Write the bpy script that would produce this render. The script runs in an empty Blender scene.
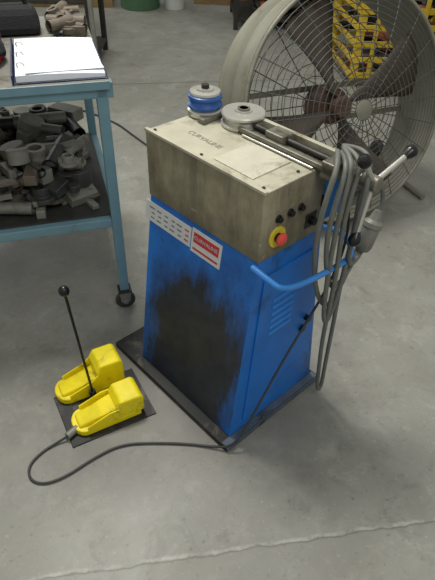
import bpy, bmesh, math, random
from mathutils import Vector, Matrix, noise
random.seed(7)
scene=bpy.context.scene
scene.view_settings.view_transform='Standard'
PI=math.pi
def lin(c): return tuple(((x/255)/12.92 if x/255<=.04045 else ((x/255+.055)/1.055)**2.4) for x in c)+(1,)
# ---------------------------------------------------------------- materials
class NT:
    def __init__(s,name):
        s.m=bpy.data.materials.new(name); s.m.use_nodes=True; s.t=s.m.node_tree; s.b=s.t.nodes['Principled BSDF']
        s.tc=s.t.nodes.new('ShaderNodeTexCoord')
    def n(s,ty,**k):
        x=s.t.nodes.new(ty)
        for a,b in k.items(): setattr(x,a,b)
        return x
    def l(s,a,b): s.t.links.new(a,b)
    def noise(s,scale,detail=4,rough=.6,vec=None,dist=0):
        x=s.n('ShaderNodeTexNoise'); x.inputs['Scale'].default_value=scale; x.inputs['Detail'].default_value=detail
        x.inputs['Roughness'].default_value=rough; x.inputs['Distortion'].default_value=dist
        s.l(vec or s.tc.outputs['Object'],x.inputs['Vector']); return x.outputs['Fac']
    def mapped(s,sc):
        mp=s.n('ShaderNodeMapping'); mp.inputs['Scale'].default_value=sc; s.l(s.tc.outputs['Object'],mp.inputs[0]); return mp.outputs[0]
    def ramp(s,f,p0,p1,c0=(0,0,0,1),c1=(1,1,1,1)):
        x=s.n('ShaderNodeValToRGB'); e=x.color_ramp.elements
        e[0].position=p0;e[1].position=p1;e[0].color=c0;e[1].color=c1
        s.l(f,x.inputs['Fac']); return x.outputs['Color']
    def mix(s,f,a,b,mode='MIX'):
        x=s.n('ShaderNodeMixRGB',blend_type=mode)
        for i,v in ((0,f),(1,a),(2,b)):
            if hasattr(v,'is_output'): s.l(v,x.inputs[i])
            else: x.inputs[i].default_value=v
        return x.outputs[0]
    def math(s,op,a,b=0,clamp=False):
        x=s.n('ShaderNodeMath',operation=op); x.use_clamp=clamp
        for i,v in ((0,a),(1,b)):
            if hasattr(v,'is_output'): s.l(v,x.inputs[i])
            else: x.inputs[i].default_value=v
        return x.outputs[0]
    def sep(s,vec):
        x=s.n('ShaderNodeSeparateXYZ'); s.l(vec,x.inputs[0]); return x.outputs
    def bump(s,f,st=.2,d=.01):
        x=s.n('ShaderNodeBump'); x.inputs['Strength'].default_value=st; x.inputs['Distance'].default_value=d
        s.l(f,x.inputs['Height']); s.l(x.outputs[0],s.b.inputs['Normal'])
def mat(name,col,rough=.5,metal=0,var=.25,scale=12,dirt=None,dirtamt=.55,bump=0):
    k=NT(name); c=lin(col); d=tuple(v*(1-var) for v in c[:3])+(1,)
    o=k.mix(k.ramp(k.noise(scale,5),.35,.65),c,d)
    if dirt: o=k.mix(k.ramp(k.noise(scale*.6,8,.7,dist=.5),dirtamt,dirtamt+.15),o,lin(dirt))
    k.l(o,k.b.inputs['Base Color']); k.b.inputs['Roughness'].default_value=rough; k.b.inputs['Metallic'].default_value=metal
    if bump: k.bump(k.noise(scale*4,4),bump)
    return k.m
M={}
M['blue']=mat('blue_paint',(26,112,200),.42,0,.2,6,(30,60,92),.56)
M['bluebar']=mat('blue_bar_paint',(56,134,212),.4,0,.15,8)
M['ringblue']=mat('blue_polymer_ring',(44,92,164),.35,0,.2,12)
M['steel']=mat('dirty_steel',(188,184,162),.5,.05,.2,9,(122,115,92),.50,.05)
M['plate']=mat('cover_plate',(198,194,174),.5,.05,.12,14,(154,147,125),.53)
M['dark']=mat('dark_grimy_steel',(62,60,54),.5,.4,.4,20,(110,104,92),.62)
M['midsteel']=mat('worn_slide_steel',(132,128,114),.4,.3,.3,20,(60,56,48),.52)
M['base']=mat('grimy_base_paint',(36,36,36),.55,.1,.4,15,(96,90,80),.54)
M['baseblue']=mat('scuffed_base_paint',(84,98,112),.5,.1,.3,15,(46,48,52),.54)
M['chrome']=mat('machined_steel',(200,198,188),.3,.6,.1,20)
M['black']=mat('black_plastic',(16,16,17),.3,0,.2,20)
M['rubber']=mat('grey_hose_rubber',(108,110,102),.5,0,.2,30)
M['cable']=mat('black_cable_rubber',(52,54,54),.5,0,.2,30)
M['red']=mat('red_plastic',(228,84,72),.35,0,.1,10)
M['yellow']=mat('yellow_plastic',(242,222,16),.4,0,.14,18,(130,112,30),.57)
M['yellowlab']=mat('yellow_label',(225,205,60),.5,0,.1,18)
M['white']=mat('white_label',(205,208,205),.5,0,.08,18,(150,150,140),.62)
M['ink']=mat('label_ink',(110,115,118),.6,0,.1,18)
M['fadedink']=mat('faded_ink',(140,134,112),.6,0,.3,40)
M['redink']=mat('red_ink',(190,50,55),.6,0,.1,18)
M['teal']=mat('teal_enamel',(112,148,160),.5,0,.15,8,(92,90,80),.6)
M['fangrey']=mat('fan_drum_paint',(134,132,116),.5,.1,.2,5,(92,86,70),.55)
M['fanwire']=mat('fan_guard_wire',(96,96,92),.45,.2,.2,20)
M['blade']=mat('fan_blade_paint',(98,88,78),.5,.1,.3,6,(72,62,52),.5)
M['motor']=mat('rusty_motor',(118,86,70),.6,.05,.3,14,(78,56,44),.5)
M['paper']=mat('paper',(228,232,238),.6,0,.04,10)
M['navy']=mat('binder_cover',(35,45,80),.4,0,.1,10)
M['cloth']=mat('black_cloth',(22,22,26),.85,0,.3,30,bump=.3)
M['redcloth']=mat('red_cloth',(190,35,40),.8,0,.2,30,bump=.3)
M['scrap1']=mat('scrap_grey',(134,133,124),.5,.2,.3,14,(90,84,72),.55)
M['scrap2']=mat('scrap_tarnished',(108,98,84),.6,.15,.35,14,(70,64,54),.52)
M['scrap3']=mat('scrap_dark',(66,66,64),.5,.2,.35,14)
M['wood']=mat('pallet_wood',(150,122,84),.75,0,.3,6)
M['crate']=mat('yellow_crate_paint',(206,176,44),.5,0,.25,6,(120,80,30),.56)
M['green']=mat('green_enamel',(84,120,88),.5,0,.2,6)
M['orange']=mat('orange_plastic',(170,92,54),.5,0,.3,6)
M['wall']=mat('wall_block',(120,120,114),.8,0,.15,2)
def panel_mat():
    k=NT('grime_streaked_head_panel'); x,y,z=k.sep(k.tc.outputs['Object'])
    o=k.mix(k.ramp(k.noise(10,6),.35,.65),lin((166,158,132)),lin((138,130,106)))
    st=k.noise(9,7,.7,vec=k.mapped((1.5,1.5,.35)))
    o=k.mix(k.math('MULTIPLY',k.ramp(st,.45,.68),.75),o,lin((92,84,66)))
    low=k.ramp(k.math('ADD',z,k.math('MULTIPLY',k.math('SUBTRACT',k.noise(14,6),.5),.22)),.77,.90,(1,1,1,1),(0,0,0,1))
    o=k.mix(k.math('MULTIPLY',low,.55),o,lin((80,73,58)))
    sc=k.ramp(k.noise(30,6,.75,vec=k.mapped((1,.25,1.2))),.64,.69)
    o=k.mix(k.math('MULTIPLY',sc,.5),o,lin((205,200,180)))
    k.l(o,k.b.inputs['Base Color']); k.b.inputs['Roughness'].default_value=.5; k.b.inputs['Metallic'].default_value=.1
    return k.m
M['panel']=panel_mat()
def floor_mat():
    k=NT('stained_concrete'); P=k.tc.outputs['Object']
    o=k.mix(k.ramp(k.noise(.9,6,.65,dist=.4),.35,.68),lin((154,153,144)),lin((132,132,123)))
    o=k.mix(k.ramp(k.noise(3.2,8,.7,dist=.8),.42,.75),o,lin((134,131,121)))
    o=k.mix(k.math('MULTIPLY',k.ramp(k.noise(5.5,8,.75,dist=1.2),.54,.70),.5),o,lin((94,92,86)))
    o=k.mix(k.math('MULTIPLY',k.ramp(k.noise(7.3,6,.7,dist=.6),.54,.70),.4),o,lin((180,178,168)))
    o=k.mix(k.math('MULTIPLY',k.ramp(k.noise(60,3,.6),.62,.74),.35),o,lin((200,198,190)))
    o=k.mix(k.math('MULTIPLY',k.ramp(k.noise(42,3,.6),.62,.70),.4),o,lin((80,78,72)))
    x,y,z=k.sep(P)
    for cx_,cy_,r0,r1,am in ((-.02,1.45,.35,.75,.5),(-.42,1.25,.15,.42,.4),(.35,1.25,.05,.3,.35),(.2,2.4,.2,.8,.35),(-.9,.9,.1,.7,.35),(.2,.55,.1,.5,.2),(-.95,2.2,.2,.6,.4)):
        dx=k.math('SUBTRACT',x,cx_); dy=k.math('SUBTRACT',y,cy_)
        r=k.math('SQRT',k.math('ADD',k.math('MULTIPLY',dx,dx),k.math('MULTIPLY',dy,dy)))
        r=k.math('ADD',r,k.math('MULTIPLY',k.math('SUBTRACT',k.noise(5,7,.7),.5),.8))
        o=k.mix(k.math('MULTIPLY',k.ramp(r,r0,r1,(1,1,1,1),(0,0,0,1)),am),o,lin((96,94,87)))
    wob=k.math('MULTIPLY',k.math('SUBTRACT',k.noise(9,5),.5),.04)
    dd=k.math('ADD',k.math('SUBTRACT',k.math('SUBTRACT',y,.715),k.math('MULTIPLY',x,.18)),wob)
    d=k.math('ABSOLUTE',dd)
    line=k.ramp(d,.003,.010,(1,1,1,1),(0,0,0,1))
    br=k.ramp(k.noise(14,5,.7),.42,.58)
    o=k.mix(k.math('MULTIPLY',k.math('MULTIPLY',line,br),.55),o,lin((190,188,178)))
    d3=k.math('ABSOLUTE',k.math('ADD',dd,.007)); line3=k.ramp(d3,.0012,.0045,(1,1,1,1),(0,0,0,1))
    o=k.mix(k.math('MULTIPLY',line3,.6),o,lin((66,64,58)))
    d2=k.math('ABSOLUTE',k.math('SUBTRACT',k.math('SUBTRACT',y,4.9),k.math('MULTIPLY',x,.18)))
    o=k.mix(k.math('MULTIPLY',k.ramp(d2,.006,.014,(1,1,1,1),(0,0,0,1)),.5),o,lin((84,82,78)))
    k.l(o,k.b.inputs['Base Color'])
    k.l(k.ramp(k.noise(2.5,5),.3,.7,(.38,.38,.38,1),(.6,.6,.6,1)),k.b.inputs['Roughness'])
    k.bump(k.noise(25,6),.06,.01)
    return k.m
M['floor']=floor_mat()
def stain_mat():
    k=NT('blue_paint_oil_stained'); x,y,z=k.sep(k.tc.outputs['Object'])
    base=k.mix(k.ramp(k.noise(5,6),.4,.65),lin((28,114,204)),lin((24,86,158)))
    a=k.math('DIVIDE',k.math('SUBTRACT',y,.285),.29); b=k.math('DIVIDE',k.math('SUBTRACT',z,.20),.46)
    a2=k.math('ADD',a,k.math('MULTIPLY',b,.10))
    r=k.math('SQRT',k.math('ADD',k.math('POWER',k.math('ABSOLUTE',a2),3.),k.math('POWER',k.math('ABSOLUTE',b),3.)))
    n=k.noise(6,10,.72,vec=k.mapped((1,1.7,.6)))
    v=k.math('ADD',r,k.math('MULTIPLY',k.math('SUBTRACT',n,.5),1.3))
    st=k.math('MULTIPLY',k.ramp(v,.60,1.04,(1,1,1,1),(0,0,0,1)),.97)
    halo=k.math('MULTIPLY',k.ramp(v,.8,1.5,(1,1,1,1),(0,0,0,1)),.45)
    sp=k.math('MULTIPLY',k.ramp(k.noise(45,6,.7),.58,.68),.5)
    f=k.math('MAXIMUM',k.math('MAXIMUM',st,halo),sp)
    col=k.mix(f,base,k.mix(k.ramp(k.noise(9,8,.7),.35,.65),lin((20,21,21)),lin((46,48,48))))
    k.l(col,k.b.inputs['Base Color']); k.b.inputs['Roughness'].default_value=.5
    return k.m
M['stain']=stain_mat()
# ---------------------------------------------------------------- helpers
def empty(name,loc=(0,0,0),rot=None):
    e=bpy.data.objects.new(name,None); scene.collection.objects.link(e); e.location=loc
    if rot is not None: e.rotation_mode='XYZ'; e.rotation_euler=rot
    e.empty_display_size=.1; return e
def link(name,me,m,parent,smooth=False):
    o=bpy.data.objects.new(name,me); scene.collection.objects.link(o)
    for x in (m if isinstance(m,(list,tuple)) else [m]): me.materials.append(M[x] if isinstance(x,str) else x)
    if smooth:
        for p in me.polygons: p.use_smooth=True
    if parent: o.parent=parent
    return o
def bev(o,w,seg=2):
    if w:
        b=o.modifiers.new('bevel','BEVEL'); b.width=w; b.segments=seg; b.limit_method='ANGLE'; b.angle_limit=.6
    return o
def from_pts(name,vs,fs,m,parent=None,b=0):
    me=bpy.data.meshes.new(name); me.from_pydata([tuple(v) for v in vs],[],fs)
    bm=bmesh.new(); bm.from_mesh(me); bmesh.ops.recalc_face_normals(bm,faces=bm.faces); bm.to_mesh(me); bm.free()
    return bev(link(name,me,m,parent),b)
HF=[(0,1,2,3),(4,7,6,5),(0,4,5,1),(1,5,6,2),(2,6,7,3),(3,7,4,0)]
def frustum(name,r0,z0,r1,z1,m,parent=None,b=0):
    (a,bx,c,d)=r0;(e,f,g,h)=r1
    vs=[(a,c,z0),(bx,c,z0),(bx,d,z0),(a,d,z0),(e,g,z1),(f,g,z1),(f,h,z1),(e,h,z1)]
    return from_pts(name,vs,HF,m,parent,b)
def box(name,x0,x1,y0,y1,z0,z1,m,parent=None,b=.002):
    return frustum(name,(x0,x1,y0,y1),z0,(x0,x1,y0,y1),z1,m,parent,b)
def revolve(name,prof,m,parent=None,loc=(0,0,0),axis=(0,0,1),seg=48,smooth=True):
    vs=[];fs=[];n=len(prof)
    q=Vector((0,0,1)).rotation_difference(Vector(axis).normalized())
    for i in range(seg):
        a=2*PI*i/seg
        for r,z in prof: vs.append(q@Vector((r*math.cos(a),r*math.sin(a),z))+Vector(loc))
    for i in range(seg):
        j=(i+1)%seg
        for k in range(n-1): fs.append((i*n+k,j*n+k,j*n+k+1,i*n+k+1))
    me=bpy.data.meshes.new(name); me.from_pydata([tuple(v) for v in vs],[],fs)
    bm=bmesh.new(); bm.from_mesh(me); bmesh.ops.remove_doubles(bm,verts=bm.verts,dist=1e-6); bmesh.ops.recalc_face_normals(bm,faces=bm.faces); bm.to_mesh(me); bm.free()
    o=link(name,me,m,parent,smooth)
    if smooth:
        e=o.modifiers.new('es','EDGE_SPLIT'); e.split_angle=.6
    return o
def cyl(name,p0,p1,r,m,parent=None,r1=None,ch=None,seg=32):
    p0=Vector(p0);p1=Vector(p1);L=(p1-p0).length; r1=r if r1 is None else r1
    ch=min(r,r1)*.12 if ch is None else ch
    return revolve(name,[(0,0),(r-ch,0),(r,ch),(r1,L-ch),(r1-ch,L),(0,L)],m,parent,p0,p1-p0,seg)
def sphere(name,c,r,m,parent=None,sc=(1,1,1)):
    me=bpy.data.meshes.new(name); bm=bmesh.new(); bmesh.ops.create_uvsphere(bm,u_segments=24,v_segments=14,radius=r)
    for v in bm.verts: v.co=Vector((v.co.x*sc[0],v.co.y*sc[1],v.co.z*sc[2]))+Vector(c)
    bm.to_mesh(me); bm.free(); return link(name,me,m,parent,True)
def tube(name,splines,r,m,parent=None,cyclic=False,smooth=True,res=4):
    cu=bpy.data.curves.new(name,'CURVE'); cu.dimensions='3D'; cu.bevel_depth=r; cu.bevel_resolution=res; cu.use_fill_caps=True; cu.resolution_u=8
    for pts in splines:
        if smooth and len(pts)>2:
            s=cu.splines.new('NURBS'); s.points.add(len(pts)-1); s.order_u=3; s.use_endpoint_u=not cyclic
        else:
            s=cu.splines.new('POLY'); s.points.add(len(pts)-1)
        for p,q in zip(s.points,pts): p.co=(*q,1)
        s.use_cyclic_u=cyclic
    cu.materials.append(M[m]); o=bpy.data.objects.new(name,cu); scene.collection.objects.link(o)
    if parent: o.parent=parent
    return o
def text(name,s,size,m,parent,loc,rot,ext=.0004):
    cu=bpy.data.curves.new(name,'FONT'); cu.body=s; cu.size=size; cu.extrude=ext; cu.align_x='CENTER'; cu.align_y='CENTER'
    cu.materials.append(M[m]); o=bpy.data.objects.new(name,cu); scene.collection.objects.link(o); o.parent=parent
    o.location=loc; o.rotation_euler=rot; return o
def lump(name,c,sx,sy,sz,mats,parent,seed,amp=.22):
    me=bpy.data.meshes.new(name); bm=bmesh.new(); bmesh.ops.create_icosphere(bm,subdivisions=5,radius=1)
    for v in bm.verts:
        p=v.co.copy(); d=1+amp*noise.noise(p*1.7+Vector((seed,0,0)))+amp*.6*noise.noise(p*4+Vector((0,seed,0)))+amp*.3*abs(noise.noise(p*9))
        v.co=Vector((p.x*sx*d,p.y*sy*d,max(p.z*d,-.55)*sz))
    mn=min(v.co.z for v in bm.verts)
    for v in bm.verts: v.co+=Vector(c)-Vector((0,0,mn))
    for f_ in bm.faces:
        q_=f_.calc_center_median(); f_.material_index=1 if len(mats)>1 and noise.noise(q_*9+Vector((seed,3,1)))>.0 else 0
        f_.smooth=True
    bm.to_mesh(me); bm.free(); return link(name,me,mats,parent)
# ---------------------------------------------------------------- camera
f,th,roll,H=528.16,.7124,.0352,1.71
F=Vector((0,math.cos(th),-math.sin(th)));U=Vector((0,math.sin(th),math.cos(th)));X=Vector((1,0,0))
cx=X*math.cos(roll)+U*math.sin(roll); cy=-X*math.sin(roll)+U*math.cos(roll); cz=-F
Rm=Matrix((cx,cy,cz)).transposed().to_4x4()
cam=bpy.data.cameras.new('camera'); co=bpy.data.objects.new('camera',cam); scene.collection.objects.link(co)
co.matrix_world=Matrix.Translation((0,0,H))@Rm
cam.sensor_fit='VERTICAL'; cam.sensor_height=36; cam.lens=36*f/580; cam.clip_start=.02
scene.camera=co
# ---------------------------------------------------------------- room
box('floor',-7,7,-3,12,-.1,0,'floor',None,0)
box('wall_back',-7,7,12,12.2,0,5,'wall',None,0)
# ---------------------------------------------------------------- MACHINE
mc=empty('tube_bending_machine',(.0537,1.0729,0),(0,0,.7688))
from_pts('base_plate',[(0,0,0),(.52,0,0),(.52,.703,0),(0,.703,0),(0,0,.026),(.52,0,.026),(.52,.703,.026),(0,.703,.026)],HF,'base',mc,.002)
box('base_edge_strip',0.001,.52,-.003,.0,.002,.026,'baseblue',mc,.001)
box('base_toe_strip',0.005,.515,.002,.03,.026,.0275,'baseblue',mc,0)
body=frustum('cabinet_body',(.04,.503,.03,.565),.026,(.1425,.436,.059,.571),.77,['blue','stain'],mc,.004)
for p in body.data.polygons:
    if p.normal.x<-.8: p.material_index=1
def face_r(t,z,off=0):
    s=.03+(z-.026)/(.77-.026)*.029
    return Vector((t,s-off,z))
def tl(z): return .04+(z-.026)/.744*.1025
def tr(z): return .503-(z-.026)/.744*.067
def quad_on_r(name,t0,t1,z0,z1,off,m):
    vs=[]
    for o_ in (0,off):
        for (t,z) in ((t0,z0),(t1,z0),(t1,z1),(t0,z1)):
            w=tr(z)-tl(z); tt=tl(z)+t*w; vs.append(face_r(tt,z,o_))
    return from_pts(name,vs,HF,m,mc,.0015)
quad_on_r('access_door',.13,.93,.07,.70,.006,'blue')
for i in range(6): quad_on_r('louver_%d'%i,.30,.60,.44+i*.028,.450+i*.028,.010,'bluebar')
p=face_r(.39,.36,.006); cyl('door_lock',p,p+Vector((0,-.012,0)),.014,'black',mc)
p=face_r(.41,.40,.006); cyl('door_knob',p,p+Vector((0,-.02,0)),.012,'black',mc)
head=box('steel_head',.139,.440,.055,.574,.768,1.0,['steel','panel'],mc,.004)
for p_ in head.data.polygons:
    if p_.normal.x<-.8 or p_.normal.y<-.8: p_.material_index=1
box('top_cover_plate',.17,.33,.13,.29,1.0,1.003,'plate',mc,.001)
box('top_lip_front',.137,.150,.053,.576,.997,1.006,'steel',mc,.001)
for i,(a,b_) in enumerate(((.16,.08),(.16,.33),(.16,.55),(.34,.56),(.30,.08))): cyl('cap_screw_%d'%i,(a,b_,1.0),(a,b_,1.004),.005,'dark',mc)
text('top_lettering','CURVALINE',.028,'fadedink',mc,(.235,.40,1.0005),(0,0,-PI/2))
box('slide_channel',.345,.436,.0,.37,1.0,1.012,'midsteel',mc,.002)
box('slide_wall_outer',.422,.438,.0,.37,1.0,1.034,'steel',mc,.002)
box('slide_wall_inner',.345,.357,.0,.37,1.0,1.022,'midsteel',mc,.002)
cyl('lead_screw',(.390,-.03,1.022),(.390,.34,1.022),.009,'dark',mc)
box('slide_strip',.404,.418,.02,.36,1.012,1.018,'dark',mc,.001)
box('slide_block',.362,.418,.20,.27,1.012,1.04,'midsteel',mc,.004)
box('slide_end_block',.345,.44,-.005,.04,.985,1.036,'midsteel',mc,.004)
cyl('slide_scale',(.338,.06,1.006),(.338,.34,1.006),.004,'chrome',mc)
revolve('bending_die',[(0,0),(.070,0),(.072,.004),(.072,.01),(.062,.016),(.060,.022),(.062,.028),(.072,.034),(.072,.040),(.068,.044),(.03,.044),(.028,.049),(.014,.049),(.014,.054),(0,.054)],'chrome',mc,(.405,.405,1.002))
revolve('die_hub',[(0,0),(.02,0),(.02,.008),(0,.008)],'midsteel',mc,(.405,.405,1.048))
revolve('roller_base',[(0,0),(.055,0),(.058,.004),(.058,.018),(.05,.024),(.05,.03),(0,.03)],'chrome',mc,(.365,.545,1.002))
revolve('roller_blue_ring',[(0,0),(.05,0),(.056,.004),(.058,.012),(.05,.02),(.05,.026),(.056,.034),(.056,.042),(.05,.046),(0,.046)],'ringblue',mc,(.365,.545,1.026))
revolve('roller_cap',[(0,0),(.05,0),(.052,.004),(.050,.010),(.03,.012),(.028,.018),(0,.018)],'chrome',mc,(.365,.545,1.070))
cyl('roller_bolt',(.365,.545,1.086),(.365,.545,1.100),.014,'dark',mc,seg=6)
box('roller_arm',.30,.43,.48,.51,1.001,1.018,'midsteel',mc,.004)
def btn(name,t,z,r,d,m,y=.055): return cyl(name,(t,y,z),(t,y-d,z),r,m,mc)
btn('estop_label',.208,.836,.034,.002,'yellowlab')
btn('estop_stem',.208,.836,.014,.02,'black',.053)
revolve('estop_mushroom',[(0,0),(.016,0),(.020,.004),(.020,.010),(.014,.015),(0,.017)],'red',mc,(.208,.042,.836),(0,-1,0))
for i,t in enumerate((.205,.256,.302)):
    btn('push_button_bezel_%d'%i,t,.898,.0125,.006,'black'); btn('push_button_%d'%i,t,.898,.009,.014,'black')
    box('button_tag_%d'%i,t-.012,t+.012,.0535,.055,.916,.926,'fadedink',mc,0)
box('selector_plate',.335,.385,.052,.055,.805,.855,'dark',mc,.002); btn('selector_knob',.36,.83,.013,.018,'black',.053)
box('panel_socket',.40,.425,.045,.055,.86,.90,'black',mc,.002)
from_pts('crank_bracket',[(.405,.0,.86),(.43,.0,.86),(.43,.055,.80),(.405,.055,.80),(.405,-.0,1.0),(.43,-.0,1.0),(.43,.055,1.0),(.405,.055,1.0)],HF,'bluebar',mc,.003)
hub=Vector((.465,-.05,.968))
box('crank_carriage',.43,.49,-.01,.09,.94,1.0,'midsteel',mc,.006)
cyl('crank_shaft',(.465,.05,.968),hub,.012,'chrome',mc)
cyl('crank_hub',hub+Vector((0,.02,0)),hub+Vector((0,-.035,0)),.024,'midsteel',mc)
sp=[]
for i,(a,L_) in enumerate(((23,.142),(134,.142),(247,.16))):
    a=math.radians(a); d=Vector((math.cos(a),-.12,math.sin(a))).normalized(); e=hub+Vector((0,-.015,0))+d*L_
    sp.append([hub+Vector((0,-.015,0)),e]); 
    revolve('crank_knob_%d'%i,[(0,-.005),(.010,-.005),(.012,0),(.018,.013),(.020,.024),(.016,.034),(.009,.040),(0,.041)],'black',mc,e-d*.01,d,24)
tube('crank_spokes',sp,.0085,'chrome',mc,smooth=False)
tube('grab_bar',[[(.12,.06,.765),(.115,-.02,.76),(.13,-.05,.745),(.22,-.055,.72),(.42,-.055,.695),(.47,-.05,.705),(.485,-.02,.735),(.475,.03,.76),(.43,.07,.765)]],.0095,'bluebar',mc)
tube('hydraulic_hoses',[
 [(.40,.03,1.05),(.34,-.02,1.05),(.30,-.03,.98),(.28,-.03,.86),(.30,-.03,.70),(.36,-.035,.55),(.42,-.04,.50),(.47,-.04,.58),(.52,-.04,.72),(.55,-.04,.80)],
 [(.42,.03,1.04),(.37,-.03,1.05),(.33,-.045,.98),(.31,-.045,.86),(.33,-.05,.72),(.39,-.05,.60),(.44,-.05,.60),(.50,-.05,.68),(.56,-.045,.77)],
 [(.43,.03,1.05),(.38,-.04,1.055),(.345,-.055,.98),(.335,-.055,.80),(.35,-.06,.55),(.38,-.06,.45),(.41,-.06,.50),(.43,-.06,.65),(.45,-.05,.80)],
 [(.44,.04,1.05),(.41,-.05,1.06),(.37,-.06,.98),(.36,-.06,.86),(.37,-.07,.66),(.385,-.06,.40),(.41,-.06,.20),(.43,-.06,.06),(.46,-.06,.05),(.465,-.05,.2),(.455,-.05,.42),(.44,-.05,.6),(.45,-.05,.8),(.47,-.03,.93)],
 [(.46,.05,1.04),(.45,-.04,1.07),(.41,-.08,1.0),(.40,-.08,.86),(.41,-.07,.74),(.46,-.06,.66),(.54,-.05,.70),(.60,-.04,.78),(.62,-.03,.86),(.56,-.02,.93),(.50,0,.95)],
],.0078,'rubber',mc)
revolve('cable_connector',[(0,0),(.018,0),(.024,.006),(.028,.02),(.028,.08),(.032,.085),(.032,.1),(.02,.11),(.012,.14),(0,.14)],'scrap1',mc,(.515,-.055,.70),(.35,0,1))
def fr(s,z,off): return Vector((tl(z)-off,s,z))
def lab(name,s0,s1,z0,z1,off,m):
    vs=[fr(s,z,o_) for o_ in (0,off) for (s,z) in ((s0,z0),(s1,z0),(s1,z1),(s0,z1))]
    return from_pts(name,vs,HF,m,mc,0)
lab('data_plate_strip',.350,.590,.672,.744,.0015,'white')
lab('red_maker_plate',.205,.345,.664,.750,.0015,'white')
lab('maker_plate_red_band',.216,.335,.702,.738,.0022,'redink')
lab('maker_plate_red_line',.216,.335,.676,.683,.0022,'redink')
for j in range(3):
    for i in range(6):
        w=random.uniform(.015,.03); s=.36+i*.036
        lab('plate_print_%d_%d'%(j,i),s,s+w,.686+j*.018,.691+j*.018,.002,'ink' if i>0 else 'redink')
text('maker_text','CURVALINE',.021,'white',mc,fr(.2755,.720,.003),(PI/2,0,-PI/2),.0003)
az=.7688
# ---------------------------------------------------------------- PEDAL
pa=math.radians(30)
pd=empty('foot_pedal_switch',(-.435,1.265,0),(0,0,pa))
from_pts('mat_plate',[(-.16,-.135,0),(.17,-.135,0),(.17,.12,0),(-.16,.12,0),(-.16,-.135,.006),(.17,-.135,.006),(.17,.12,.006),(-.16,.12,.006)],HF,'base',pd,.002)
def pedal(pref,x0,y0,hh):
    w=.058; pts=[];n=10
    for i in range(n+1):
        a=PI/2+PI*i/n; pts.append((x0-.10+.045*math.cos(a),y0+w*math.sin(a)))
    pts+=[(x0+.11,y0-w),(x0+.11,y0+w)]
    k=len(pts); vs=[(x,y,.006) for x,y in pts]+[(x,y,.032) for x,y in pts]
    fs=[tuple(range(k)),tuple(range(k,2*k))]+[(i,(i+1)%k,(i+1)%k+k,i+k) for i in range(k)]
    from_pts(pref+'_tray',vs,fs,'yellow',pd,.004)
    vs=[]
    for y in (-w,w):
        vs+=[(x0+.015,y0+y,.028),(x0+.125,y0+y,.028),(x0+.125,y0+y*.96,hh-.015),(x0+.112,y0+y*.92,hh),(x0+.035,y0+y*.92,hh),(x0+.018,y0+y*.96,hh-.03)]
    fs=[(0,1,2,3,4,5),(6,11,10,9,8,7)]+[(i,(i+1)%6,(i+1)%6+6,i+6) for i in range(6)]
    from_pts(pref+'_housing',vs,fs,'yellow',pd,.007)
    for sgn in (-1,1):
        y1=y0+sgn*w; y2=y0+sgn*(w-.006)
        pr=[(-.10,.026),(.03,.026),(.03,hh-.03),(-.01,.080),(-.06,.062),(-.10,.048)]; q_=len(pr)
        vs=[(x0+a,y1,b) for a,b in pr]+[(x0+a,y2,b) for a,b in pr]
        fs=[tuple(range(q_)),tuple(range(q_,2*q_))]+[(i,(i+1)%q_,(i+1)%q_+q_,i+q_) for i in range(q_)]
        from_pts(pref+'_guard_%d'%(sgn+1),vs,fs,'yellow',pd,.002)
    from_pts(pref+'_treadle',[(x0-.125,y0-.035,.032),(x0+.02,y0-.042,.032),(x0+.02,y0+.042,.032),(x0-.125,y0+.035,.032),(x0-.125,y0-.03,.044),(x0+.02,y0-.042,.074),(x0+.02,y0+.042,.074),(x0-.125,y0+.03,.044)],HF,'yellow',pd,.010)
pedal('rear_pedal',-.005,.115,.145)
pedal('front_pedal',.01,-.055,.11)
tube('lever_rod',[[(-.02,.03,.01),(-.046,.04,.575)]],.005,'black',pd,smooth=False)
sphere('lever_ball',(-.0465,.04,.58),.018,'black',pd,(1,1,1.1))
cyl('lever_socket',(-.02,.03,.006),(-.024,.031,.07),.013,'black',pd)
cyl('cable_gland',(-.12,-.07,.02),(-.165,-.09,.02),.014,'scrap1',pd)
def W2P(x,y,z):
    v=Vector((x+.435,y-1.265,0)); a=pa; return (v.x*math.cos(a)+v.y*math.sin(a),-v.x*math.sin(a)+v.y*math.cos(a),z)
L2W=lambda t,s,z:(.0537+t*math.cos(az)-s*math.sin(az),1.0729+t*math.sin(az)+s*math.cos(az),z)
wp=[(-.532,1.105,.02),(-.56,1.09,.008),(-.61,1.05,.006),(-.645,.99,.006),(-.625,.935,.006),(-.57,.92,.006),(-.50,.955,.006),(-.42,1.03,.006),(-.33,1.09,.006),(-.2,1.10,.006),(-.08,1.10,.006),(.0,1.09,.008)]
mp_=[(.02,-.012,.03),(.08,-.015,.10),(.17,-.015,.24),(.27,-.01,.36),(.36,-.005,.45),(.42,-.015,.56),(.47,-.02,.70),(.47,-.01,.86),(.45,.03,.95)]
tube('pedal_cable',[[W2P(*q) for q in wp]+[W2P(*L2W(*q)) for q in mp_]],.0045,'cable',pd)
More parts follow.
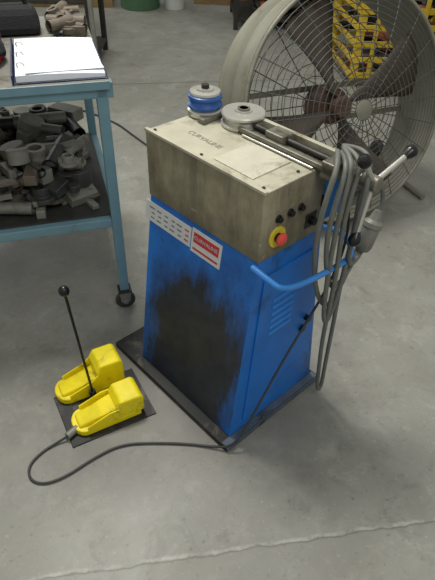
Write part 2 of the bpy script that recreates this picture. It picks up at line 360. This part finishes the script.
# ---------------------------------------------------------------- BENCH
ba=math.radians(18)
tb=empty('steel_workbench',(-.43,1.84,0),(0,0,ba))
TZ=1.055; LZ=.505; D=.82; Wd=1.3; q=.02
for nm,x,y in (('leg_front_right',0,0),('leg_back_right',0,D),('leg_front_left',-Wd,0),('leg_back_left',-Wd,D)):
    box(nm,x-q,x+q,y-q,y+q,.115,TZ-.005,'teal',tb,.004)
    box(nm+'_plate',x-.03,x+.03,y-.03,y+.03,.105,.115,'dark',tb,.001)
    for s_ in (-1,1): from_pts(nm+'_fork_%d'%(s_+1),[(x-.02,y+s_*.02-.002,.045),(x+.02,y+s_*.02-.002,.045),(x+.02,y+s_*.02+.002,.045),(x-.02,y+s_*.02+.002,.045),(x-.028,y+s_*.02-.002,.106),(x+.028,y+s_*.02-.002,.106),(x+.028,y+s_*.02+.002,.106),(x-.028,y+s_*.02+.002,.106)],HF,'scrap1',tb,.001)
    revolve(nm+'_wheel',[(0,-.014),(.02,-.014),(.04,-.012),(.046,-.006),(.046,.006),(.04,.012),(.02,.014),(0,.014)],'scrap3',tb,(x,y,.046),(0,1,0),32)
    cyl(nm+'_axle',(x,y-.026,.046),(x,y+.026,.046),.012,'scrap1',tb)
for nm,y in (('front',0),('back',D)):
    box('top_beam_'+nm,-Wd-q,q+.02,y-q,y+q,TZ-.055,TZ-.0,'teal',tb,.004)
    box('low_beam_'+nm,-Wd+q,-q,y-q,y+q,LZ-.04,LZ,'teal',tb,.004)
for nm,x in (('right',0),('left',-Wd)):
    box('top_beam_'+nm,x-q,x+q,q,D-q,TZ-.05,TZ-.0,'teal',tb,.004)
    box('low_beam_'+nm,x-q,x+q,q,D-q,LZ-.04,LZ,'teal',tb,.004)
box('bench_top',-Wd-.03,.030,-.03,D+.03,TZ,TZ+.008,'scrap1',tb,.002)
box('bench_top_edge',-Wd-.03,.030,-.034,-.03,TZ-.02,TZ+.008,'teal',tb,.001)
box('lower_shelf',-Wd+.01,-.01,.01,D-.01,LZ,LZ+.007,'scrap3',tb,.001)
def scrap(name,parent,x0,x1,y0,y1,z,count,mats,smax=.14,layers=.16,seed=3):
    rnd=random.Random(seed); me=bpy.data.meshes.new(name); bm=bmesh.new()
    for i in range(count):
        ty=rnd.choice('bctrpb'); r0=rnd.uniform(.35,1)*smax
        b4=set(bm.verts)
        if ty=='b':
            bmesh.ops.create_cube(bm,size=1); sc=(r0,r0*rnd.uniform(.3,.6),r0*rnd.uniform(.15,.4))
        elif ty=='c':
            bmesh.ops.create_cone(bm,cap_ends=True,segments=20,radius1=.5,radius2=.5,depth=1); sc=(r0*.7,r0*.7,r0*rnd.uniform(.2,.5))
        elif ty=='t' or ty=='p':
            bmesh.ops.create_cone(bm,cap_ends=False,segments=18,radius1=.5,radius2=.5,depth=1)
            bmesh.ops.create_cone(bm,cap_ends=False,segments=18,radius1=.38,radius2=.38,depth=1); l=rnd.uniform(1.2,2.0); sc=(r0*.4,r0*.4,r0*l)
        else:
            prof=[(.5,0),(.5,.3),(.3,.3),(.3,.9),(.18,.9),(.18,0)]
            sg=18; vv=[[bm.verts.new((a*math.cos(2*PI*j/sg),a*math.sin(2*PI*j/sg),h)) for a,h in prof] for j in range(sg)]
            for j in range(sg):
                for k in range(6): bm.faces.new((vv[j][k],vv[(j+1)%sg][k],vv[(j+1)%sg][(k+1)%6],vv[j][(k+1)%6]))
            sc=(r0,r0,r0*.5)
        new=[v for v in bm.verts if v not in b4]
        rot=Matrix.Rotation(rnd.uniform(0,6.28),4,'Z')@Matrix.Rotation(PI/2 if ty in 'tp' else rnd.choice((0,0,rnd.uniform(-.5,.5))),4,'X')
        mtx=rot@Matrix.Diagonal((*sc,1)); zs=[];xs=[];ys=[]
        for v in new: v.co=mtx@v.co; zs.append(v.co.z);xs.append(v.co.x);ys.append(v.co.y)
        lo,hi=x0-min(xs),x1-max(xs); cx_=rnd.uniform(lo,hi) if hi>lo else (x0+x1)/2
        lo,hi=y0-min(ys),y1-max(ys); cy_=rnd.uniform(lo,hi) if hi>lo else (y0+y1)/2
        up=z-min(zs)+(rnd.uniform(0,layers) if i<count*.6 else rnd.uniform(.3,1)*layers if i%2 else 0)
        for v in new: v.co+=Vector((cx_,cy_,up))
        mi=rnd.randrange(len(mats))
        for f_ in {f_ for v in new for f_ in v.link_faces}: f_.material_index=mi
    bmesh.ops.recalc_face_normals(bm,faces=bm.faces)
    bm.to_mesh(me); bm.free(); o=link(name,me,mats,parent); bev(o,.002,1); return o
scrap('scrap_metal_parts',tb,-1.27,-.04,.03,.79,LZ+.008,420,['scrap1','scrap2','scrap3','scrap1'],.16,.18)
scrap('bench_top_parts',tb,-.145,.02,.47,.80,TZ+.009,34,['scrap2','scrap3','scrap2'],.12,.03,9)
# binder
bd=empty('paper_ring_binder',(-.43,1.84,TZ+.009),(0,0,ba))
bx0=-.272; by1=.42
box('cover_bottom',bx0-.01,.028,-.01,by1+.01,0.0,.004,'navy',bd,.002)
box('cover_spine',bx0-.014,bx0-.008,-.01,by1+.01,0.0,.03,'navy',bd,.002)
vs=[];nn=16
for i in range(nn+1):
    x=bx0+(.02-bx0)*i/nn; h=.026-.010*(i/nn)+.004*math.sin(PI*i/nn)
    for y in (-.002,by1): vs+=[(x,y,.0045),(x,y,h)]
fs=[]
for i in range(nn):
    a=i*4;b=a+4; fs+=[(a,b,b+1,a+1),(a+2,a+3,b+3,b+2),(a+1,b+1,b+3,a+3),(a,a+2,b+2,b)]
fs+=[(0,1,3,2),(nn*4,nn*4+2,nn*4+3,nn*4+1)]
from_pts('page_stack',vs,fs,'paper',bd)
from_pts('loose_sheet',[(-.24,.00,.031),(.022,.035,.0215),(-.005,.38,.0220),(-.255,.34,.031),(-.24,.00,.032),(.022,.035,.0225),(-.005,.38,.0230),(-.255,.34,.032)],HF,'paper',bd)
for i in range(3): tube('ring_%d'%i,[[(bx0+.01,.08+i*.12,.022),(bx0+.005,.08+i*.12,.037),(bx0+.015,.08+i*.12,.044),(bx0+.03,.08+i*.12,.038),(bx0+.033,.08+i*.12,.026)]],.002,'chrome',bd)
jk=empty('folded_jacket',(-.43,1.84,TZ+.010),(0,0,ba)); lump('jacket_bundle',(-.368,.30,.002),.060,.16,.07,['cloth','redcloth'],jk,2.2)
bg=empty('black_tool_bag',(-.43,1.84,TZ+.010),(0,0,ba))
frustum('bag_body',(-.37,-.16,.53,.73),0,(-.35,-.18,.57,.69),.10,'cloth',bg,.03)
tube('bag_handle',[[(-.32,.63,.09),(-.315,.63,.15),(-.265,.63,.17),(-.215,.63,.15),(-.21,.63,.09)]],.009,'cloth',bg)
# ---------------------------------------------------------------- FAN
yaw=math.radians(24); tl_=math.radians(17)
n=Vector((math.sin(yaw)*math.cos(tl_),-math.cos(yaw)*math.cos(tl_),math.sin(tl_)))
fx=Vector((math.cos(yaw),math.sin(yaw),0)); fy=n.cross(fx)
C=Vector((.65,2.72,.645)); R=.595
fan=empty('drum_fan',C); fan.rotation_euler=Matrix((fx,fy,n)).transposed().to_euler()
revolve('drum_shell',[(R+.012,0.0),(R+.014,-.012),(R+.002,-.02),(R,-.03),(R,-.14),(R+.006,-.15),(R,-.16),(R,-.31),(R+.014,-.32),(R+.012,-.335),(R-.006,-.33),(R-.008,-.31),(R-.008,-.03),(R-.006,.0),(R+.012,0)],'fangrey',fan,seg=96)
def ring(r,z,n_=72): return [(r*math.cos(2*PI*i/n_),r*math.sin(2*PI*i/n_),z) for i in range(n_)]
def dome(r): return .012+.12*(1-(r/R)**2)
rs=[.05+i*.0287 for i in range(19)]
tube('front_guard_rings',[ring(r,dome(r)) for r in rs],.0022,'fanwire',fan,cyclic=True,smooth=False,res=1)
tube('front_guard_spokes',[[(r*math.cos(a),r*math.sin(a),dome(r)-.004) for r in [.05,.15,.25,.35,.45,R]] for a in [2*PI*i/24 for i in range(24)]],.0026,'fanwire',fan,smooth=False,res=1)
tube('guard_rim',[ring(R,.004)],.011,'fangrey',fan,cyclic=True,smooth=False,res=3)
revolve('guard_badge',[(0,0),(.045,0),(.047,.004),(.035,.008),(0,.010)],'fangrey',fan,(0,0,dome(.05)))
tube('rear_guard_rings',[ring(r,-.325) for r in [.08+i*.069 for i in range(8)]],.0024,'fanwire',fan,cyclic=True,smooth=False,res=1)
tube('rear_guard_spokes',[[(.05*math.cos(a),.05*math.sin(a),-.325),(R*math.cos(a),R*math.sin(a),-.325)] for a in [2*PI*i/12 for i in range(12)]],.003,'fanwire',fan,smooth=False,res=1)
revolve('blade_hub',[(0,0),(.05,0),(.055,-.01),(.055,-.06),(0,-.06)],'motor',fan,(0,0,-.04))
revolve('fan_motor',[(0,0),(.08,0),(.095,-.02),(.095,-.17),(.08,-.19),(0,-.19)],'motor',fan,(0,0,-.12))
for i in range(4):
    a0=2*PI*i/4+.35; vs=[];fs=[]; nr=8;na=6
    for j in range(nr+1):
        r=.045+(.53-.045)*j/nr; hw=.18+.26*(j/nr)**.6*(1 if j<nr else .85); tw=.75-.35*j/nr
        for k in range(na+1):
            u=(k/na-.5)*2; a=a0+u*hw*.85; z=-.10+u*hw*r*math.tan(tw)*.55+.02*(1-u*u)
            vs.append((r*math.cos(a),r*math.sin(a),z))
    for j in range(nr):
        for k in range(na): b_=j*(na+1)+k; fs.append((b_,b_+1,b_+na+2,b_+na+1))
    me=bpy.data.meshes.new('blade'); me.from_pydata(vs,[],fs); o=link('blade_%d'%i,me,'blade',fan,True)
    so=o.modifiers.new('s','SOLIDIFY'); so.thickness=.003
for s_ in (-1,1):
    box('motor_strut_%d'%(s_+1),-R+.01,R-.01,s_*.09-.015,s_*.09+.015,-.305,-.299,'fangrey',fan,.001)
inv=Matrix((fx,fy,n))
def WF(p): return tuple(inv@(Vector(p)-C))
bk=Vector((-n.x,-n.y,0)).normalized(); ctr=Vector((C.x,C.y,0))+bk*.13
st=[]
for s_ in (-1,1):
    e=ctr+fx*s_*(R+.05)
    st.append([WF(e+Vector((0,0,.60))),WF(e+Vector((0,0,.04)))])
    st.append([WF(e-bk*.20+Vector((0,0,.018))),WF(e+bk*.40+Vector((0,0,.018)))])
st.append([WF(ctr+fx*-(R+.05)+bk*.4+Vector((0,0,.018))),WF(ctr+fx*(R+.05)+bk*.4+Vector((0,0,.018)))])
tube('stand_tubes',st,.018,'fangrey',fan,smooth=False)
for s_ in (-1,1):
    e=ctr+fx*s_*(R+.05)+Vector((0,0,.60)); cyl('pivot_%d'%(s_+1),WF(e+fx*s_*.03),WF(e-fx*s_*.06),.03,'fangrey',fan)
    w=ctr+fx*s_*(R+.09)+bk*.36+Vector((0,0,.07)); cyl('wheel_%d'%(s_+1),WF(w-fx*.02),WF(w+fx*.02),.07,'black',fan)
# ---------------------------------------------------------------- BACKGROUND
def rack(name,loc,rot,w,d,h,post,shelves,mats,seed,cnt,smax=.3,lay=.1):
    e=empty(name,loc,(0,0,rot)); 
    for i,(x,y) in enumerate(((0,0),(w,0),(0,d),(w,d))): box('post_%d'%i,x-.025,x+.025,y-.025,y+.025,0,h,post,e,.004)
    for j,z in enumerate(shelves):
        box('shelf_%d'%j,-.02,w+.02,-.02,d+.02,z-.03,z,post,e,.004)
        scrap('stored_parts_%d'%j,e,0.03,w-.03,0.03,d-.03,z+.001,cnt,mats,smax,lay,seed+j)
    return e
rack('storage_rack',(-3.4,4.9,0),.05,2.2,.7,1.5,'dark',(.12,.6,1.1),['scrap3','scrap2','scrap3','scrap3'],5,70,.3,.2)
def crate(name,loc,rot,w,d,h,m,mats,seed):
    e=empty(name,loc,(0,0,rot)); k=.03
    for i,(x,y) in enumerate(((0,0),(w,0),(0,d),(w,d))): box('corner_%d'%i,x-k,x+k,y-k,y+k,0,h,m,e,.004)
    nb=int(h/.13)
    for j in range(nb):
        z=.08+j*.13
        box('slat_front_%d'%j,-k,w+k,-k-.012,-k,z,z+.05,m,e,.003); box('slat_back_%d'%j,-k,w+k,d+k,d+k+.012,z,z+.05,m,e,.003)
        box('slat_left_%d'%j,-k-.012,-k,-k,d+k,z,z+.05,m,e,.003); box('slat_right_%d'%j,w+k,w+k+.012,-k,d+k,z,z+.05,m,e,.003)
    for j in range(5): box('upright_front_%d'%j,.1+j*w/5,.14+j*w/5,-k-.02,-k-.012,.05,h,m,e,.003)
    box('bottom',-k,w+k,-k,d+k,.05,.075,'wood',e,.003)
    scrap('contents',e,.02,w-.02,.02,d-.02,.08,70,mats,.3,h*.75,seed)
    return e
crate('yellow_slatted_crate',(1.15,4.9,0),.1,1.0,.8,.8,'crate',['scrap2','scrap3','orange'],11)
crate('yellow_slatted_crate',(2.5,5.1,0),.05,.9,.8,.8,'crate',['scrap2','scrap3','orange'],12)
e=empty('black_tarp_bundle',(1.9,4.35,0)); lump('tarp',(0,0,0),.36,.28,.46,['cloth'],e,7.7)
rack('parts_rack',(.1,6.6,0),.05,2.6,.8,1.2,'dark',(.12,.6,1.1),['scrap3','scrap2','scrap3','orange','scrap3'],21,60)
def pallet(name,loc,rot,m='wood'):
    e=empty(name,loc,(0,0,rot))
    for i in range(3): box('runner_%d'%i,0,1.1,i*.42,i*.42+.08,0,.09,m,e,.004)
    for i in range(7): box('board_%d'%i,i*.165,i*.165+.11,0,.92,.09,.11,m,e,.003)
    return e
pallet('wooden_pallet',(-2.55,7.3,0),.1); pallet('wooden_pallet',(-.45,7.75,0),.0)
e=empty('green_steel_drum',(-1.12,7.5,0)); revolve('drum',[(0,0),(.24,0),(.25,.02),(.24,.3),(.25,.32),(.24,.34),(.24,.6),(.25,.62),(.23,.63),(0,.62)],'green',e)
e=empty('white_bucket',(-.68,7.5,0)); revolve('bucket',[(0,0),(.12,0),(.15,.32),(.16,.34),(.14,.34),(.11,.02),(0,.02)],'white',e)
e=empty('steel_stanchion_post',(-1.12,4.75,0)); cyl('post',(0,0,.02),(0,0,1.4),.022,'scrap1',e); cyl('foot',(0,0,0),(0,0,.02),.11,'scrap1',e)
ce=empty('floor_air_hose',(0,0,0)); tube('hose',[[(-1.3,4.2,.007),(-.9,4.0,.007),(-.6,3.6,.007),(-.35,3.3,.007),(-.1,3.1,.007),(.1,2.9,.007),(.2,2.7,.007)]],.007,'cable',ce)
# ---------------------------------------------------------------- LIGHT
w=bpy.data.worlds.new('world'); scene.world=w; w.use_nodes=True
w.node_tree.nodes['Background'].inputs[0].default_value=(.88,.90,.87,1); w.node_tree.nodes['Background'].inputs[1].default_value=.46
def area(name,loc,tgt,size,power,col):
    l=bpy.data.lights.new(name,'AREA'); l.size=size; l.energy=power; l.color=col; o=bpy.data.objects.new(name,l); scene.collection.objects.link(o)
    o.location=loc; o.rotation_euler=(Vector(tgt)-Vector(loc)).to_track_quat('-Z','Y').to_euler(); return o
area('high_bay_lamp',(-.9,2.7,4.2),(-.6,2.1,0),.9,125,(1,.98,.92))
area('high_bay_lamp',(.9,-.6,3.8),(.3,1.2,.4),1.2,36,(1,.99,.95))
area('back_left_area_light',(-4.5,8,3.2),(-.5,3,0),2.5,65,(1,.99,.97))  # wide soft area light from the back left, aimed at the floor
